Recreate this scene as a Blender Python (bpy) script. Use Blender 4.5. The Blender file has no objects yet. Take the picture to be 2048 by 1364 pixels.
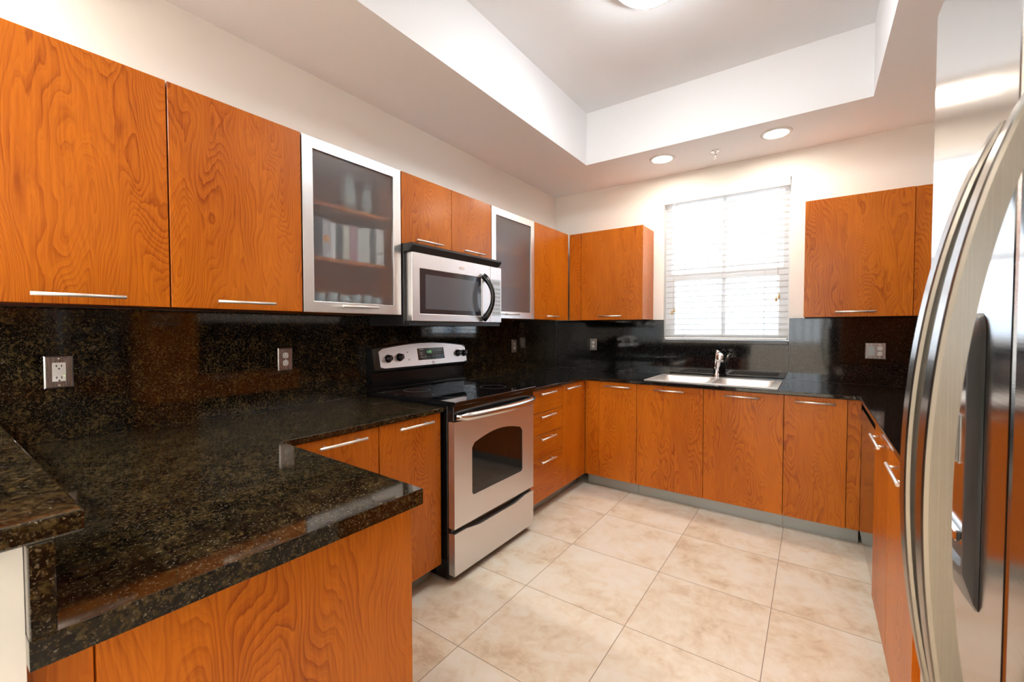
import bpy, bmesh, math, random
from mathutils import Vector, Matrix
random.seed(7)
S = bpy.context.scene
COL = S.collection

# ------------------------------------------------------------------ camera
cd = bpy.data.cameras.new('camera'); cam = bpy.data.objects.new('camera', cd); COL.objects.link(cam)
cd.sensor_width = 36.0; cd.sensor_fit = 'HORIZONTAL'; cd.lens = 855.2 / 2048 * 36; cd.clip_start = 0.02
cd.dof.use_dof = True; cd.dof.focus_distance = 2.6; cd.dof.aperture_fstop = 8.0
YAW, PIT, ROL = math.radians(35.173), math.radians(-1.624), math.radians(-0.061)
F = Vector((-math.sin(YAW) * math.cos(PIT), math.cos(YAW) * math.cos(PIT), math.sin(PIT)))
R = Vector((math.cos(YAW), math.sin(YAW), 0)); U = R.cross(F)
R2 = R * math.cos(ROL) + U * math.sin(ROL); U2 = U * math.cos(ROL) - R * math.sin(ROL)
m = Matrix((R2, U2, -F)).transposed().to_4x4(); m.translation = (2.2379, -3.9792, 1.3189)
cam.matrix_world = m
S.camera = cam

# ------------------------------------------------------------------ world, exposure
S.view_settings.view_transform = 'Standard'; S.view_settings.look = 'None'
S.view_settings.gamma = 1.0; S.view_settings.use_curve_mapping = False
S.view_settings.exposure = 1.08
W = bpy.data.worlds.new('overcast_sky'); S.world = W; W.use_nodes = True
bg = W.node_tree.nodes['Background']; bg.inputs[0].default_value = (0.86, 0.94, 1.0, 1); bg.inputs[1].default_value = 3.3
S.cycles.use_denoising = True
S.cycles.max_bounces = 12; S.cycles.diffuse_bounces = 6; S.cycles.glossy_bounces = 6
S.cycles.transmission_bounces = 8; S.cycles.transparent_max_bounces = 16
S.cycles.caustics_reflective = False; S.cycles.caustics_refractive = True; S.cycles.blur_glossy = 1.0
S.cycles.sample_clamp_indirect = 6.0
DOME_L = 36.0      # ceiling dome lamp

def portal(name, loc, rot, sx, sy):
    l = bpy.data.lights.new(name, 'AREA'); l.shape = 'RECTANGLE'; l.size = sx; l.size_y = sy
    l.cycles.is_portal = True
    o = bpy.data.objects.new(name, l); COL.objects.link(o); o.location = loc; o.rotation_euler = rot
PI = math.pi
portal('portal_kitchen', (1.6, 0.14, 1.85), (-PI / 2, 0, 0), 0.96, 1.3)
portal('portal_patio', (1.65, -9.13, 1.62), (PI / 2, 0, 0), 1.5, 1.36)
portal('portal_living', (-3.85, -9.13, 1.65), (PI / 2, 0, 0), 1.1, 1.1)
portal('portal_side', (-5.13, -6.5, 1.3), (0, -PI / 2, 0), 2.2, 3.0)

# ------------------------------------------------------------------ mesh builder
class MB:
    def __init__(s): s.bm = bmesh.new()
    def box(s, x0, x1, y0, y1, z0, z1, bev=0.0, seg=1):
        r = bmesh.ops.create_cube(s.bm, size=1.0)
        vs = r['verts']
        for v in vs:
            v.co = Vector(((x0 + x1) / 2 + v.co.x * (x1 - x0), (y0 + y1) / 2 + v.co.y * (y1 - y0), (z0 + z1) / 2 + v.co.z * (z1 - z0)))
        if bev > 0:
            es = list({e for v in vs for e in v.link_edges})
            bmesh.ops.bevel(s.bm, geom=es, offset=bev, segments=seg, affect='EDGES', profile=0.5)
        return s
    def tube(s, p0, p1, r0, r1=None, n=20, caps=True):
        p0, p1 = Vector(p0), Vector(p1); r1 = r0 if r1 is None else r1
        d = (p1 - p0).normalized(); a = d.orthogonal().normalized(); b = d.cross(a)
        A = [s.bm.verts.new(p0 + (a * math.cos(2 * PI * i / n) + b * math.sin(2 * PI * i / n)) * r0) for i in range(n)]
        B = [s.bm.verts.new(p1 + (a * math.cos(2 * PI * i / n) + b * math.sin(2 * PI * i / n)) * r1) for i in range(n)]
        for i in range(n): s.bm.faces.new((A[i], A[(i + 1) % n], B[(i + 1) % n], B[i])).smooth = True
        if caps: s.bm.faces.new(A[::-1]); s.bm.faces.new(B)
        return s
    def sweep(s, pts, rs, n=16):
        """round tube along a list of points, radius per point"""
        pts = [Vector(p) for p in pts]; rings = []; prev = None
        for i, p in enumerate(pts):
            t = (pts[min(i + 1, len(pts) - 1)] - pts[max(i - 1, 0)]).normalized()
            a = t.orthogonal().normalized() if prev is None else (prev - t * prev.dot(t)).normalized()
            prev = a; b = t.cross(a)
            r = rs[i] if isinstance(rs, (list, tuple)) else rs
            ra, rb = r if isinstance(r, tuple) else (r, r)
            rings.append([s.bm.verts.new(p + a * ra * math.cos(2 * PI * k / n) + b * rb * math.sin(2 * PI * k / n)) for k in range(n)])
        for A, B in zip(rings, rings[1:]):
            for k in range(n): s.bm.faces.new((A[k], A[(k + 1) % n], B[(k + 1) % n], B[k])).smooth = True
        s.bm.faces.new(rings[0][::-1]); s.bm.faces.new(rings[-1])
        return s
    def loop_strip(s, sections):
        """closed profile sections (same count) joined to a solid"""
        rings = [[s.bm.verts.new(Vector(p)) for p in sec] for sec in sections]; n = len(rings[0])
        for A, B in zip(rings, rings[1:]):
            for k in range(n): s.bm.faces.new((A[k], A[(k + 1) % n], B[(k + 1) % n], B[k]))
        s.bm.faces.new(rings[0][::-1]); s.bm.faces.new(rings[-1])
        return s
    def prism(s, poly, axis, a0, a1, bev=0.0, only=None):
        """poly in the two other axes (in xyz order), extruded along axis"""
        def P(p, a):
            q = list(p); q.insert(axis, a); return Vector(q)
        A = [s.bm.verts.new(P(p, a0)) for p in poly]; B = [s.bm.verts.new(P(p, a1)) for p in poly]; n = len(poly)
        fs = [s.bm.faces.new((A[k], A[(k + 1) % n], B[(k + 1) % n], B[k])) for k in range(n)]
        fs += [s.bm.faces.new(A[::-1]), s.bm.faces.new(B)]
        bmesh.ops.recalc_face_normals(s.bm, faces=fs)
        if bev > 0:
            es = [e for e in {e for f in fs for e in f.edges} if only is None or only(e)]
            bmesh.ops.bevel(s.bm, geom=es, offset=bev, segments=2, affect='EDGES', profile=0.5)
        return s
    def lathe(s, prof, c, axis=2, n=32, smooth=True, closed=False):
        """prof: list of (radius, height) ; revolve about an axis through c"""
        rings = []
        for r, h in prof:
            ring = []
            for k in range(n):
                a = 2 * PI * k / n; v = [r * math.cos(a), r * math.sin(a)]; v.insert(axis, h)
                ring.append(s.bm.verts.new(Vector(v) + Vector(c)))
            rings.append(ring)
        fs = []
        for A, B in zip(rings, rings[1:] + (rings[:1] if closed else [])):
            for k in range(n):
                f = s.bm.faces.new((A[k], A[(k + 1) % n], B[(k + 1) % n], B[k])); f.smooth = smooth; fs.append(f)
        if not closed: fs.append(s.bm.faces.new(rings[0][::-1])); fs.append(s.bm.faces.new(rings[-1]))
        bmesh.ops.recalc_face_normals(s.bm, faces=fs)
        return s
    def cells(s, xs, ys, keep, z0, z1, axis=2, bev=0.0):
        """a slab cut out of a grid: keep(xc, yc) -> bool ; axis is the thickness axis"""
        vd = {}
        def V(i, j, k):
            if (i, j, k) not in vd:
                p = [xs[i], ys[j]]; p.insert(axis, (z0, z1)[k]); vd[i, j, k] = s.bm.verts.new(p)
            return vd[i, j, k]
        on = {(i, j) for i in range(len(xs) - 1) for j in range(len(ys) - 1) if keep((xs[i] + xs[i + 1]) / 2, (ys[j] + ys[j + 1]) / 2)}
        fs = []
        for i, j in on:
            fs.append(s.bm.faces.new((V(i, j, 1), V(i + 1, j, 1), V(i + 1, j + 1, 1), V(i, j + 1, 1))))
            fs.append(s.bm.faces.new((V(i, j, 0), V(i, j + 1, 0), V(i + 1, j + 1, 0), V(i + 1, j, 0))))
            for di, dj, a, b in ((-1, 0, (0, 0), (0, 1)), (1, 0, (1, 0), (1, 1)), (0, -1, (0, 0), (1, 0)), (0, 1, (0, 1), (1, 1))):
                if (i + di, j + dj) not in on:
                    p, q = (i + a[0], j + a[1]), (i + b[0], j + b[1])
                    fs.append(s.bm.faces.new((V(*p, 0), V(*q, 0), V(*q, 1), V(*p, 1))))
        bmesh.ops.recalc_face_normals(s.bm, faces=fs)
        if bev > 0:
            es = [e for e in {e for f in fs for e in f.edges} if len(e.link_faces) == 2 and e.calc_face_angle() > 1.0]
            bmesh.ops.bevel(s.bm, geom=es, offset=bev, segments=2, affect='EDGES', profile=0.5)
        return s
    def move(s, mat):
        bmesh.ops.transform(s.bm, matrix=mat, verts=s.bm.verts); return s

ORIG = {}
def thing(name, label, cat, loc, group=None):
    o = bpy.data.objects.new(name, None); COL.objects.link(o); o.location = loc; o.empty_display_size = 0.05
    o['label'] = label; o['category'] = cat
    if group: o['group'] = group
    ORIG[o.name] = Vector(loc)
    return o
def build(name, mb, mat, parent=None, label=None, origin=None):
    """one mesh object; mb is in world coordinates"""
    org = ORIG[parent.name] if parent else Vector(origin or (0, 0, 0))
    bmesh.ops.translate(mb.bm, vec=-org, verts=mb.bm.verts)
    me = bpy.data.meshes.new(name); mb.bm.to_mesh(me); mb.bm.free()
    for mm in (mat if isinstance(mat, (list, tuple)) else [mat]): me.materials.append(mm)
    o = bpy.data.objects.new(name, me); COL.objects.link(o)
    if parent: o.parent = parent
    else: o.location = org
    ORIG[o.name] = org
    if label: o['label'] = label
    return o
def single(name, mb, mat, label, cat, origin, group=None):
    o = build(name, mb, mat, origin=origin); o['label'] = label; o['category'] = cat
    if group: o['group'] = group
    return o
def struct(name, mb, mat, parent=None):
    o = build(name, mb, mat, parent)
    if not parent: o['kind'] = 'structure'
    return o

# ------------------------------------------------------------------ materials
def newmat(name):
    mt = bpy.data.materials.new(name); mt.use_nodes = True
    nt = mt.node_tree; return mt, nt, nt.nodes['Principled BSDF']
def setp(p, **k):
    for a, v in k.items():
        i = p.inputs[a.replace('_', ' ')]
        i.default_value = (*v, 1) if isinstance(v, tuple) and len(v) == 3 and i.type == 'RGBA' else v
def plain(name, col, rough=0.5, metal=0.0, **k):
    mt, nt, p = newmat(name); setp(p, Base_Color=col, Roughness=rough, Metallic=metal, **k)
    # slight surface unevenness so nothing is a flat fill
    n = nt.nodes.new('ShaderNodeTexNoise'); n.inputs['Scale'].default_value = 60; n.inputs['Detail'].default_value = 3
    b = nt.nodes.new('ShaderNodeBump'); b.inputs['Strength'].default_value = 0.02; b.inputs['Distance'].default_value = 0.002
    nt.links.new(n.outputs['Fac'], b.inputs['Height']); nt.links.new(b.outputs['Normal'], p.inputs['Normal'])
    return mt
class G:
    """small helper for node graphs"""
    def __init__(s, nt): s.nt = nt
    def n(s, t, **k):
        nd = s.nt.nodes.new('ShaderNode' + t)
        for a, v in k.items(): setattr(nd, a, v)
        return nd
    def l(s, a, b): s.nt.links.new(a, b)
    def math(s, op, a, b=None, c=None):
        nd = s.n('Math', operation=op)
        for i, v in enumerate((a, b, c)):
            if v is None: continue
            if isinstance(v, (int, float)): nd.inputs[i].default_value = v
            else: s.l(v, nd.inputs[i])
        return nd.outputs[0]
    def vmath(s, op, a, b=None):
        nd = s.n('VectorMath', operation=op)
        for i, v in enumerate((a, b)):
            if v is None: continue
            if isinstance(v, tuple): nd.inputs[i].default_value = v
            else: s.l(v, nd.inputs[i])
        return nd.outputs[0]
    def noise(s, vec, scale, detail=2, rough=0.5, dist=0.0):
        nd = s.n('TexNoise'); nd.inputs['Scale'].default_value = scale; nd.inputs['Detail'].default_value = detail
        nd.inputs['Roughness'].default_value = rough; nd.inputs['Distortion'].default_value = dist
        s.l(vec, nd.inputs['Vector']); return nd
    def ramp(s, fac, stops):
        nd = s.n('ValToRGB'); e = nd.color_ramp.elements
        while len(e) < len(stops): e.new(0.5)
        for el, (p, c) in zip(e, stops): el.position = p; el.color = (*c, 1) if len(c) == 3 else c
        s.l(fac, nd.inputs[0]); return nd.outputs[0]
    def mix(s, fac, a, b, mode='MIX'):
        nd = s.n('Mix', data_type='RGBA', blend_type=mode)
        for i, v in ((0, fac), (6, a), (7, b)):
            if isinstance(v, (int, float)): nd.inputs[i].default_value = v
            elif isinstance(v, tuple): nd.inputs[i].default_value = (*v, 1)
            else: s.l(v, nd.inputs[i])
        return nd.outputs[2]

def wood(name, light, dark, horizontal=False):
    mt, nt, p = newmat(name); g = G(nt)
    tc = g.n('TexCoord'); oi = g.n('ObjectInfo')
    comb = g.n('CombineXYZ')
    g.l(g.math('MULTIPLY', oi.outputs['Random'], 31.0), comb.inputs[0]); g.l(g.math('MULTIPLY', oi.outputs['Random'], 57.0), comb.inputs[1]); g.l(g.math('MULTIPLY', oi.outputs['Random'], 93.0), comb.inputs[2])
    sp = g.n('SeparateXYZ'); g.l(tc.outputs['Object'], sp.inputs[0])
    if horizontal: lat, lon = sp.outputs[2], g.math('ADD', sp.outputs[0], sp.outputs[1])
    else: lat, lon = g.math('ADD', sp.outputs[0], sp.outputs[1]), sp.outputs[2]
    cv = g.n('CombineXYZ'); g.l(lat, cv.inputs[0]); g.l(g.math('MULTIPLY', lon, 0.24), cv.inputs[1])
    v = g.vmath('ADD', cv.outputs[0], comb.outputs[0])
    w = g.noise(v, 9.0, 2, 0.5)                      # wandering of the figure
    v2 = g.vmath('ADD', v, g.vmath('MULTIPLY', g.vmath('SUBTRACT', w.outputs['Color'], (0.5, 0.5, 0.5)), (0.09, 0.05, 0.0)))
    n1 = g.noise(v2, 6.6, 1.2, 0.42)
    n2 = g.noise(v2, 26.0, 2, 0.5)
    ph = g.math('ADD', g.math('MULTIPLY', n1.outputs['Fac'], 32.0), g.math('MULTIPLY', n2.outputs['Fac'], 2.0))
    ph = g.math('ADD', ph, g.math('MULTIPLY', lat, 40.0))
    fr = g.math('FRACT', ph)
    ring = g.ramp(fr, [(0.0, (0.12,) * 3), (0.45, (0.20,) * 3), (0.80, (0.55,) * 3), (0.92, (0.80,) * 3), (1.0, (0.12,) * 3)])
    fr2 = g.math('FRACT', g.math('MULTIPLY', ph, 2.7)); ring2 = g.ramp(fr2, [(0.0, (0.0,) * 3), (0.7, (0.55,) * 3), (0.9, (1.0,) * 3), (1.0, (0.0,) * 3)])
    fv = g.n('CombineXYZ'); g.l(g.math('ADD', lat, g.math('MULTIPLY', ph, 0.004)), fv.inputs[0]); g.l(g.math('MULTIPLY', lon, 0.03), fv.inputs[1])
    fine = g.noise(g.vmath('ADD', fv.outputs[0], comb.outputs[0]), 210.0, 2, 0.6)
    big = g.noise(v, 2.6, 1)
    soft = g.noise(v2, 9.0, 2, 0.5)
    amp = g.ramp(soft.outputs['Fac'], [(0.35, (0.28,) * 3), (0.65, (1.0,) * 3)])
    f = g.math('ADD', g.math('MULTIPLY', ring, amp), g.math('MULTIPLY', g.math('SUBTRACT', fine.outputs['Fac'], 0.5), 0.9))
    f = g.math('ADD', f, g.math('MULTIPLY', ring2, 0.16))
    f = g.math('ADD', f, g.math('MULTIPLY', g.math('SUBTRACT', big.outputs['Fac'], 0.5), 0.8))
    nd = g.n('Clamp'); g.l(f, nd.inputs[0])
    c = g.mix(nd.outputs[0], light, dark)
    g.l(c, p.inputs['Base Color'])
    setp(p, Roughness=0.42, Coat_Weight=0.35, Coat_Roughness=0.22)
    p.inputs['Specular IOR Level'].default_value = 0.15
    return mt

def granite(name, black=False):
    mt, nt, p = newmat(name); g = G(nt); tc = g.n('TexCoord')
    P = tc.outputs['Object']
    d = g.noise(P, 130.0, 3, 0.6); P2 = g.vmath('ADD', P, g.vmath('MULTIPLY', d.outputs['Color'], (0.010, 0.010, 0.010)))
    def flakes(scale, ch, lo, hi):
        v = g.n('TexVoronoi'); v.inputs['Scale'].default_value = scale; g.l(P2, v.inputs['Vector'])
        q = g.n('SeparateColor'); g.l(v.outputs['Color'], q.inputs[0])
        return g.ramp(q.outputs[ch], [(lo, (0, 0, 0)), (hi, (1, 1, 1))])
    cl = g.noise(P, 14.0, 4, 0.6); fn = g.noise(P, 95.0, 5, 0.7)
    m1 = g.math('ADD', g.math('MULTIPLY', fn.outputs['Fac'], 0.75), g.math('MULTIPLY', cl.outputs['Fac'], 0.35))
    if black:
        c = g.ramp(m1, [(0.46, (0.0015, 0.0016, 0.0016)), (0.60, (0.005, 0.005, 0.005)), (0.70, (0.022, 0.021, 0.018)), (0.80, (0.06, 0.056, 0.05))])
        c = g.mix(g.math('MULTIPLY', flakes(420, 0, 0.90, 0.99), 0.5), c, (0.05, 0.047, 0.042))
        c = g.mix(g.math('MULTIPLY', flakes(480, 1, 0.96, 0.99), 0.65), c, (0.16, 0.158, 0.152))
    else:
        c = g.ramp(m1, [(0.46, (0.0015, 0.0015, 0.0015)), (0.54, (0.006, 0.0048, 0.003)), (0.62, (0.034, 0.023, 0.009)), (0.70, (0.075, 0.053, 0.023)), (0.80, (0.13, 0.10, 0.055))])
        gp = g.noise(P, 48.0, 4, 0.6, 0.5)
        c = g.mix(g.math('MULTIPLY', g.ramp(gp.outputs['Fac'], [(0.56, (0, 0, 0)), (0.68, (1, 1, 1))]), 0.6), c, (0.082, 0.050, 0.013))
        c = g.mix(g.math('MULTIPLY', flakes(420, 0, 0.88, 0.99), 0.55), c, (0.070, 0.050, 0.024))
        c = g.mix(g.math('MULTIPLY', flakes(520, 1, 0.945, 0.985), 0.8), c, (0.15, 0.118, 0.074))
        c = g.mix(g.math('MULTIPLY', flakes(500, 2, 0.990, 0.996), 0.8), c, (0.18, 0.165, 0.14))
    g.l(c, p.inputs['Base Color'])
    setp(p, Roughness=0.06); p.inputs['IOR'].default_value = 1.55
    return mt

def steel(name, col, rough, axis, strength=0.08, scale=900, aniso=0.6):
    mt, nt, p = newmat(name); g = G(nt); tc = g.n('TexCoord')
    sc = {0: (0.01, 1, 1), 1: (1, 0.01, 1), 2: (1, 1, 0.01)}[axis]
    nz = g.noise(g.vmath('MULTIPLY', tc.outputs['Object'], sc), scale, 2, 0.6)
    r = g.math('ADD', g.math('MULTIPLY', g.math('SUBTRACT', nz.outputs['Fac'], 0.5), 0.12), rough)
    g.l(r, p.inputs['Roughness'])
    b = g.n('Bump'); b.inputs['Strength'].default_value = strength; b.inputs['Distance'].default_value = 0.0006
    g.l(nz.outputs['Fac'], b.inputs['Height']); g.l(b.outputs['Normal'], p.inputs['Normal'])
    setp(p, Base_Color=col, Metallic=1.0)
    return mt

def tile(name):
    mt, nt, p = newmat(name); g = G(nt); tc = g.n('TexCoord'); P = tc.outputs['Object']
    sp = g.n('SeparateXYZ'); g.l(P, sp.inputs[0])
    PX, PY = 0.5225, 0.515
    ux = g.math('DIVIDE', g.math('SUBTRACT', sp.outputs[0], 1.05 - 20 * PX), PX)
    uy = g.math('DIVIDE', g.math('ADD', sp.outputs[1], 0.625 + 20 * PY), PY)
    def edge(u, sz):
        f = g.math('FRACT', u); d = g.math('MINIMUM', f, g.math('SUBTRACT', 1.0, f)); return g.math('MULTIPLY', d, sz)
    dd = g.math('MINIMUM', edge(ux, PX), edge(uy, PY))
    grout = g.math('LESS_THAN', dd, 0.0016)
    cb = g.n('CombineXYZ'); g.l(g.math('FLOOR', ux), cb.inputs[0]); g.l(g.math('FLOOR', uy), cb.inputs[1])
    wn = g.n('TexWhiteNoise', noise_dimensions='3D'); g.l(cb.outputs[0], wn.inputs['Vector'])
    Q = g.vmath('ADD', P, g.vmath('MULTIPLY', wn.outputs['Color'], (9, 9, 9)))
    a = g.noise(Q, 3.2, 6, 0.62, 0.4); b2 = g.noise(Q, 14.0, 5, 0.65, 0.8)
    f = g.math('ADD', g.math('MULTIPLY', a.outputs['Fac'], 0.65), g.math('MULTIPLY', b2.outputs['Fac'], 0.35))
    f = g.math('ADD', f, g.math('MULTIPLY', g.math('SUBTRACT', wn.outputs['Value'], 0.5), 0.06))
    c = g.ramp(f, [(0.35, (0.64, 0.49, 0.34)), (0.445, (0.80, 0.68, 0.52)), (0.52, (0.86, 0.775, 0.64)), (0.62, (0.88, 0.825, 0.73))])
    c = g.mix(grout, c, (0.33, 0.25, 0.18)); g.l(c, p.inputs['Base Color'])
    g.l(g.math('ADD', g.math('MULTIPLY', b2.outputs['Fac'], 0.25), 0.22), p.inputs['Roughness'])
    bp = g.n('Bump'); bp.inputs['Strength'].default_value = 0.5; bp.inputs['Distance'].default_value = 0.001
    g.l(g.math('SUBTRACT', 1.0, grout), bp.inputs['Height']); g.l(bp.outputs['Normal'], p.inputs['Normal'])
    return mt

def emit(name, col, strength):
    mt, nt, p = newmat(name); setp(p, Base_Color=(0.8, 0.8, 0.8), Emission_Color=col, Emission_Strength=strength); return mt
def clear_glass(name, tint=(1, 1, 1)):
    mt, nt, p = newmat(name); g = G(nt); nt.nodes.remove(p)
    t = g.n('BsdfTransparent'); t.inputs[0].default_value = (*tint, 1); gl = g.n('BsdfGlossy'); gl.inputs['Roughness'].default_value = 0.02
    fr = g.n('Fresnel'); fr.inputs[0].default_value = 1.3; mx = g.n('MixShader')
    g.l(fr.outputs[0], mx.inputs[0]); g.l(t.outputs[0], mx.inputs[1]); g.l(gl.outputs[0], mx.inputs[2]); g.l(mx.outputs[0], nt.nodes['Material Output'].inputs[0])
    return mt
def frosted(name):
    mt, nt, p = newmat(name); g = G(nt)
    setp(p, Base_Color=(0.86, 0.90, 0.93), Roughness=0.33, Transmission_Weight=0.97); p.inputs['IOR'].default_value = 1.25
    p.inputs['Coat Weight'].default_value = 0.6; p.inputs['Coat Roughness'].default_value = 0.28
    return mt
def slat_mat(name):
    mt, nt, p = newmat(name); g = G(nt)
    tr = g.n('BsdfTranslucent'); tr.inputs[0].default_value = (0.9, 0.9, 0.9, 1); mx = g.n('MixShader'); mx.inputs[0].default_value = 0.35
    setp(p, Base_Color=(0.9, 0.9, 0.9), Roughness=0.45)
    g.l(p.outputs[0], mx.inputs[1]); g.l(tr.outputs[0], mx.inputs[2]); g.l(mx.outputs[0], nt.nodes['Material Output'].inputs[0])
    return mt

M = {}
WL, WD = (0.57, 0.154, 0.006), (0.25, 0.038, 0.002)
M['wood'] = wood('cherry_veneer', WL, WD)
M['wood_h'] = wood('cherry_veneer_cross', WL, WD, True)
M['edge'] = plain('door_edge_band', (0.16, 0.03, 0.012), 0.4)
M['granite'] = granite('black_brown_granite'); M['granite_black'] = granite('black_granite', True)
M['steel'] = steel('brushed_steel', (0.74, 0.73, 0.74), 0.40, 1)
M['steel_fridge'] = steel('brushed_steel_door', (0.47, 0.46, 0.45), 0.13, 1, 0.04)
M['handle_steel'] = steel('handle_steel', (0.20, 0.177, 0.148), 0.24, 2, 0.05)
M['bar_steel'] = steel('oven_handle_steel', (0.66, 0.63, 0.61), 0.22, 1, 0.05)
M['plate_steel'] = steel('plate_steel', (0.44, 0.42, 0.41), 0.28, 2, 0.04)
M['satin'] = plain('satin_nickel', (0.88, 0.85, 0.82), 0.46, 1.0)
M['alu'] = plain('satin_aluminium', (0.80, 0.80, 0.80), 0.33, 1.0)
M['toe'] = plain('toe_kick_laminate', (0.36, 0.38, 0.36), 0.35, 0.6)
M['chrome'] = plain('chrome', (0.85, 0.85, 0.86), 0.08, 1.0)
M['sink'] = steel('sink_steel', (0.84, 0.81, 0.79), 0.48, 0, 0.03)
M['black'] = plain('black_enamel', (0.006, 0.006, 0.007), 0.18)
M['black_matte'] = plain('black_plastic', (0.012, 0.012, 0.013), 0.42)
M['grey_plastic'] = plain('dark_grey_plastic', (0.07, 0.075, 0.075), 0.3)
M['black_glass'] = plain('black_glass', (0.004, 0.004, 0.005), 0.03)
M['door_glass'] = plain('microwave_glass', (0.03, 0.03, 0.036), 0.05)
M['screen'] = plain('microwave_screen', (0.10, 0.105, 0.12), 0.16)
M['white'] = plain('ceiling_paint', (0.905, 0.915, 0.935), 0.7)
M['cream'] = plain('wall_paint', (0.85, 0.825, 0.785), 0.7)
M['trimwhite'] = plain('white_plastic', (0.85, 0.85, 0.84), 0.4)
M['vinyl'] = plain('window_vinyl', (0.94, 0.95, 0.97), 0.4)
M['tile'] = tile('travertine_tile')
M['frost'] = frosted('frosted_glass')
M['glass'] = clear_glass('window_glass')
M['slat'] = slat_mat('blind_slat')
M['tassel'] = plain('tan_tassel', (0.55, 0.36, 0.13), 0.5)
M['dome'] = emit('dome_diffuser', (0.92, 0.98, 1.0), DOME_L)
M['lens'] = emit('downlight_lens', (1.0, 0.90, 0.76), 80.0)
M['lens_fill'] = emit('fill_light_lens', (1.0, 0.965, 0.935), 430.0)  # strong emission for the added fill lamps behind the camera
M['green'] = emit('green_digits', (0.05, 0.9, 0.15), 0.22)
M['led'] = emit('outlet_indicator', (0.5, 1.0, 0.1), 1.2)
M['dark'] = plain('slot_black', (0.01, 0.01, 0.01), 0.5)
M['print'] = plain('grey_print', (0.35, 0.36, 0.38), 0.4)
M['ltgrey'] = plain('keypad_grey', (0.52, 0.58, 0.62), 0.35)
M['facade'] = plain('pale_stucco', (0.74, 0.76, 0.80), 0.8)
M['facade_glass'] = plain('facade_glass', (0.30, 0.36, 0.44), 0.2)
M['pave'] = plain('outdoor_paving', (0.55, 0.55, 0.53), 0.9)

# ------------------------------------------------------------------ room shell
ZL, ZH = 2.693, 3.12
XT1, XT2, YT, YT2 = 0.656, 2.508, -0.645, -3.10
RX = 3.163           # right wall
mb = MB(); mb.box(-5.0, RX, -9.0, 0, -0.1, 0); struct('floor', mb, M['tile'])
mb = MB()
mb.cells([-5.0, XT1, XT2, RX], [-9.0, YT2, YT, 0.0], lambda x, y: not (XT1 < x < XT2 and YT2 < y < YT), ZL, 3.26)
mb.box(XT1 - 0.05, XT2 + 0.05, YT2 - 0.05, YT + 0.05, ZH, 3.24)
struct('ceiling', mb, M['white'])
WX1, WX2, WZ1, WZ2 = 1.121, 2.081, 1.190, 2.499
mb = MB(); mb.cells([-0.12, WX1, WX2, RX + 0.12], [-0.1, WZ1, WZ2, 3.26], lambda x, z: not (WX1 < x < WX2 and WZ1 < z < WZ2), 0.0, 0.14, axis=1)
struct('wall_back', mb, M['cream'])
mb = MB(); mb.box(-0.12, 0, -4.02, 0, -0.1, 3.26); struct('wall_left', mb, M['cream'])
mb = MB(); mb.box(RX, RX + 0.12, -9.12, 0, -0.1, 3.26); struct('wall_right', mb, M['cream'])
mb = MB(); mb.box(-5.12, -0.12, -4.02, -3.90, -0.1, 3.26); struct('wall_dining', mb, M['cream'])
def k_front(x, z): return not ((0.9 < x < 2.4 and 0.94 < z < 2.3) or (-4.4 < x < -3.3 and 1.1 < z < 2.2))
mb = MB(); mb.cells([-5.12, -4.4, -3.3, 0.9, 2.4, RX], [-0.1, 0.94, 1.1, 2.2, 2.3, 3.26], k_front, -9.12, -9.0, axis=1)
struct('wall_front', mb, M['cream'])
def k_side(y, z): return not (-8.0 < y < -5.0 and 0.2 < z < 2.4)
mb = MB(); mb.cells([-9.12, -8.0, -5.0, -3.9], [-0.1, 0.2, 2.4, 3.26], k_side, -5.12, -5.0, axis=0)
struct('wall_side', mb, M['cream'])
# living area windows behind the camera (front ones seen in the polished stone)
def frame_y(name, x0, x1, z0, z1, y0, y1, n):
    mb = MB(); t = 0.05
    mb.box(x0, x1, y0, y1, z0, z0 + t).box(x0, x1, y0, y1, z1 - t, z1)
    for i in range(n + 1):
        xc = x0 + (x1 - x0) * i / n; a = max(x0, xc - t / 2); b = min(x1, xc + t / 2)
        mb.box(a, b, y0 + 0.002, y1 - 0.002, z0 + t, z1 - t)
    f = build(name, mb, M['vinyl']); f['kind'] = 'structure'
    g = MB(); g.box(x0 + t / 2, x1 - t / 2, (y0 + y1) / 2 - 0.003, (y0 + y1) / 2 + 0.003, z0 + t / 2, z1 - t / 2); build('pane', g, M['glass'], f)
frame_y('window_2', 0.9, 2.4, 0.94, 2.3, -9.09, -9.03, 8)
frame_y('window_3', -4.4, -3.3, 1.1, 2.2, -9.09, -9.03, 2)
mb = MB(); t = 0.05  # side window, unseen, added to let more daylight into the room
mb.box(-5.09, -5.03, -8.0, -5.0, 0.2, 0.25).box(-5.09, -5.03, -8.0, -5.0, 2.35, 2.4)
for yc in (-7.975, -7.0, -6.0, -5.025): mb.box(-5.088, -5.032, yc - 0.025, yc + 0.025, 0.25, 2.35)
w4 = build('added_window', mb, M['vinyl']); w4['kind'] = 'structure'
mb = MB(); mb.box(-5.063, -5.057, -7.98, -5.02, 0.22, 2.38); build('pane', mb, M['glass'], w4)

# half wall behind the peninsula
mb = MB(); mb.box(0.0, 1.392, -4.02, -3.897, 0, 1.0405); struct('wall_pony', mb, M['cream'])

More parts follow.
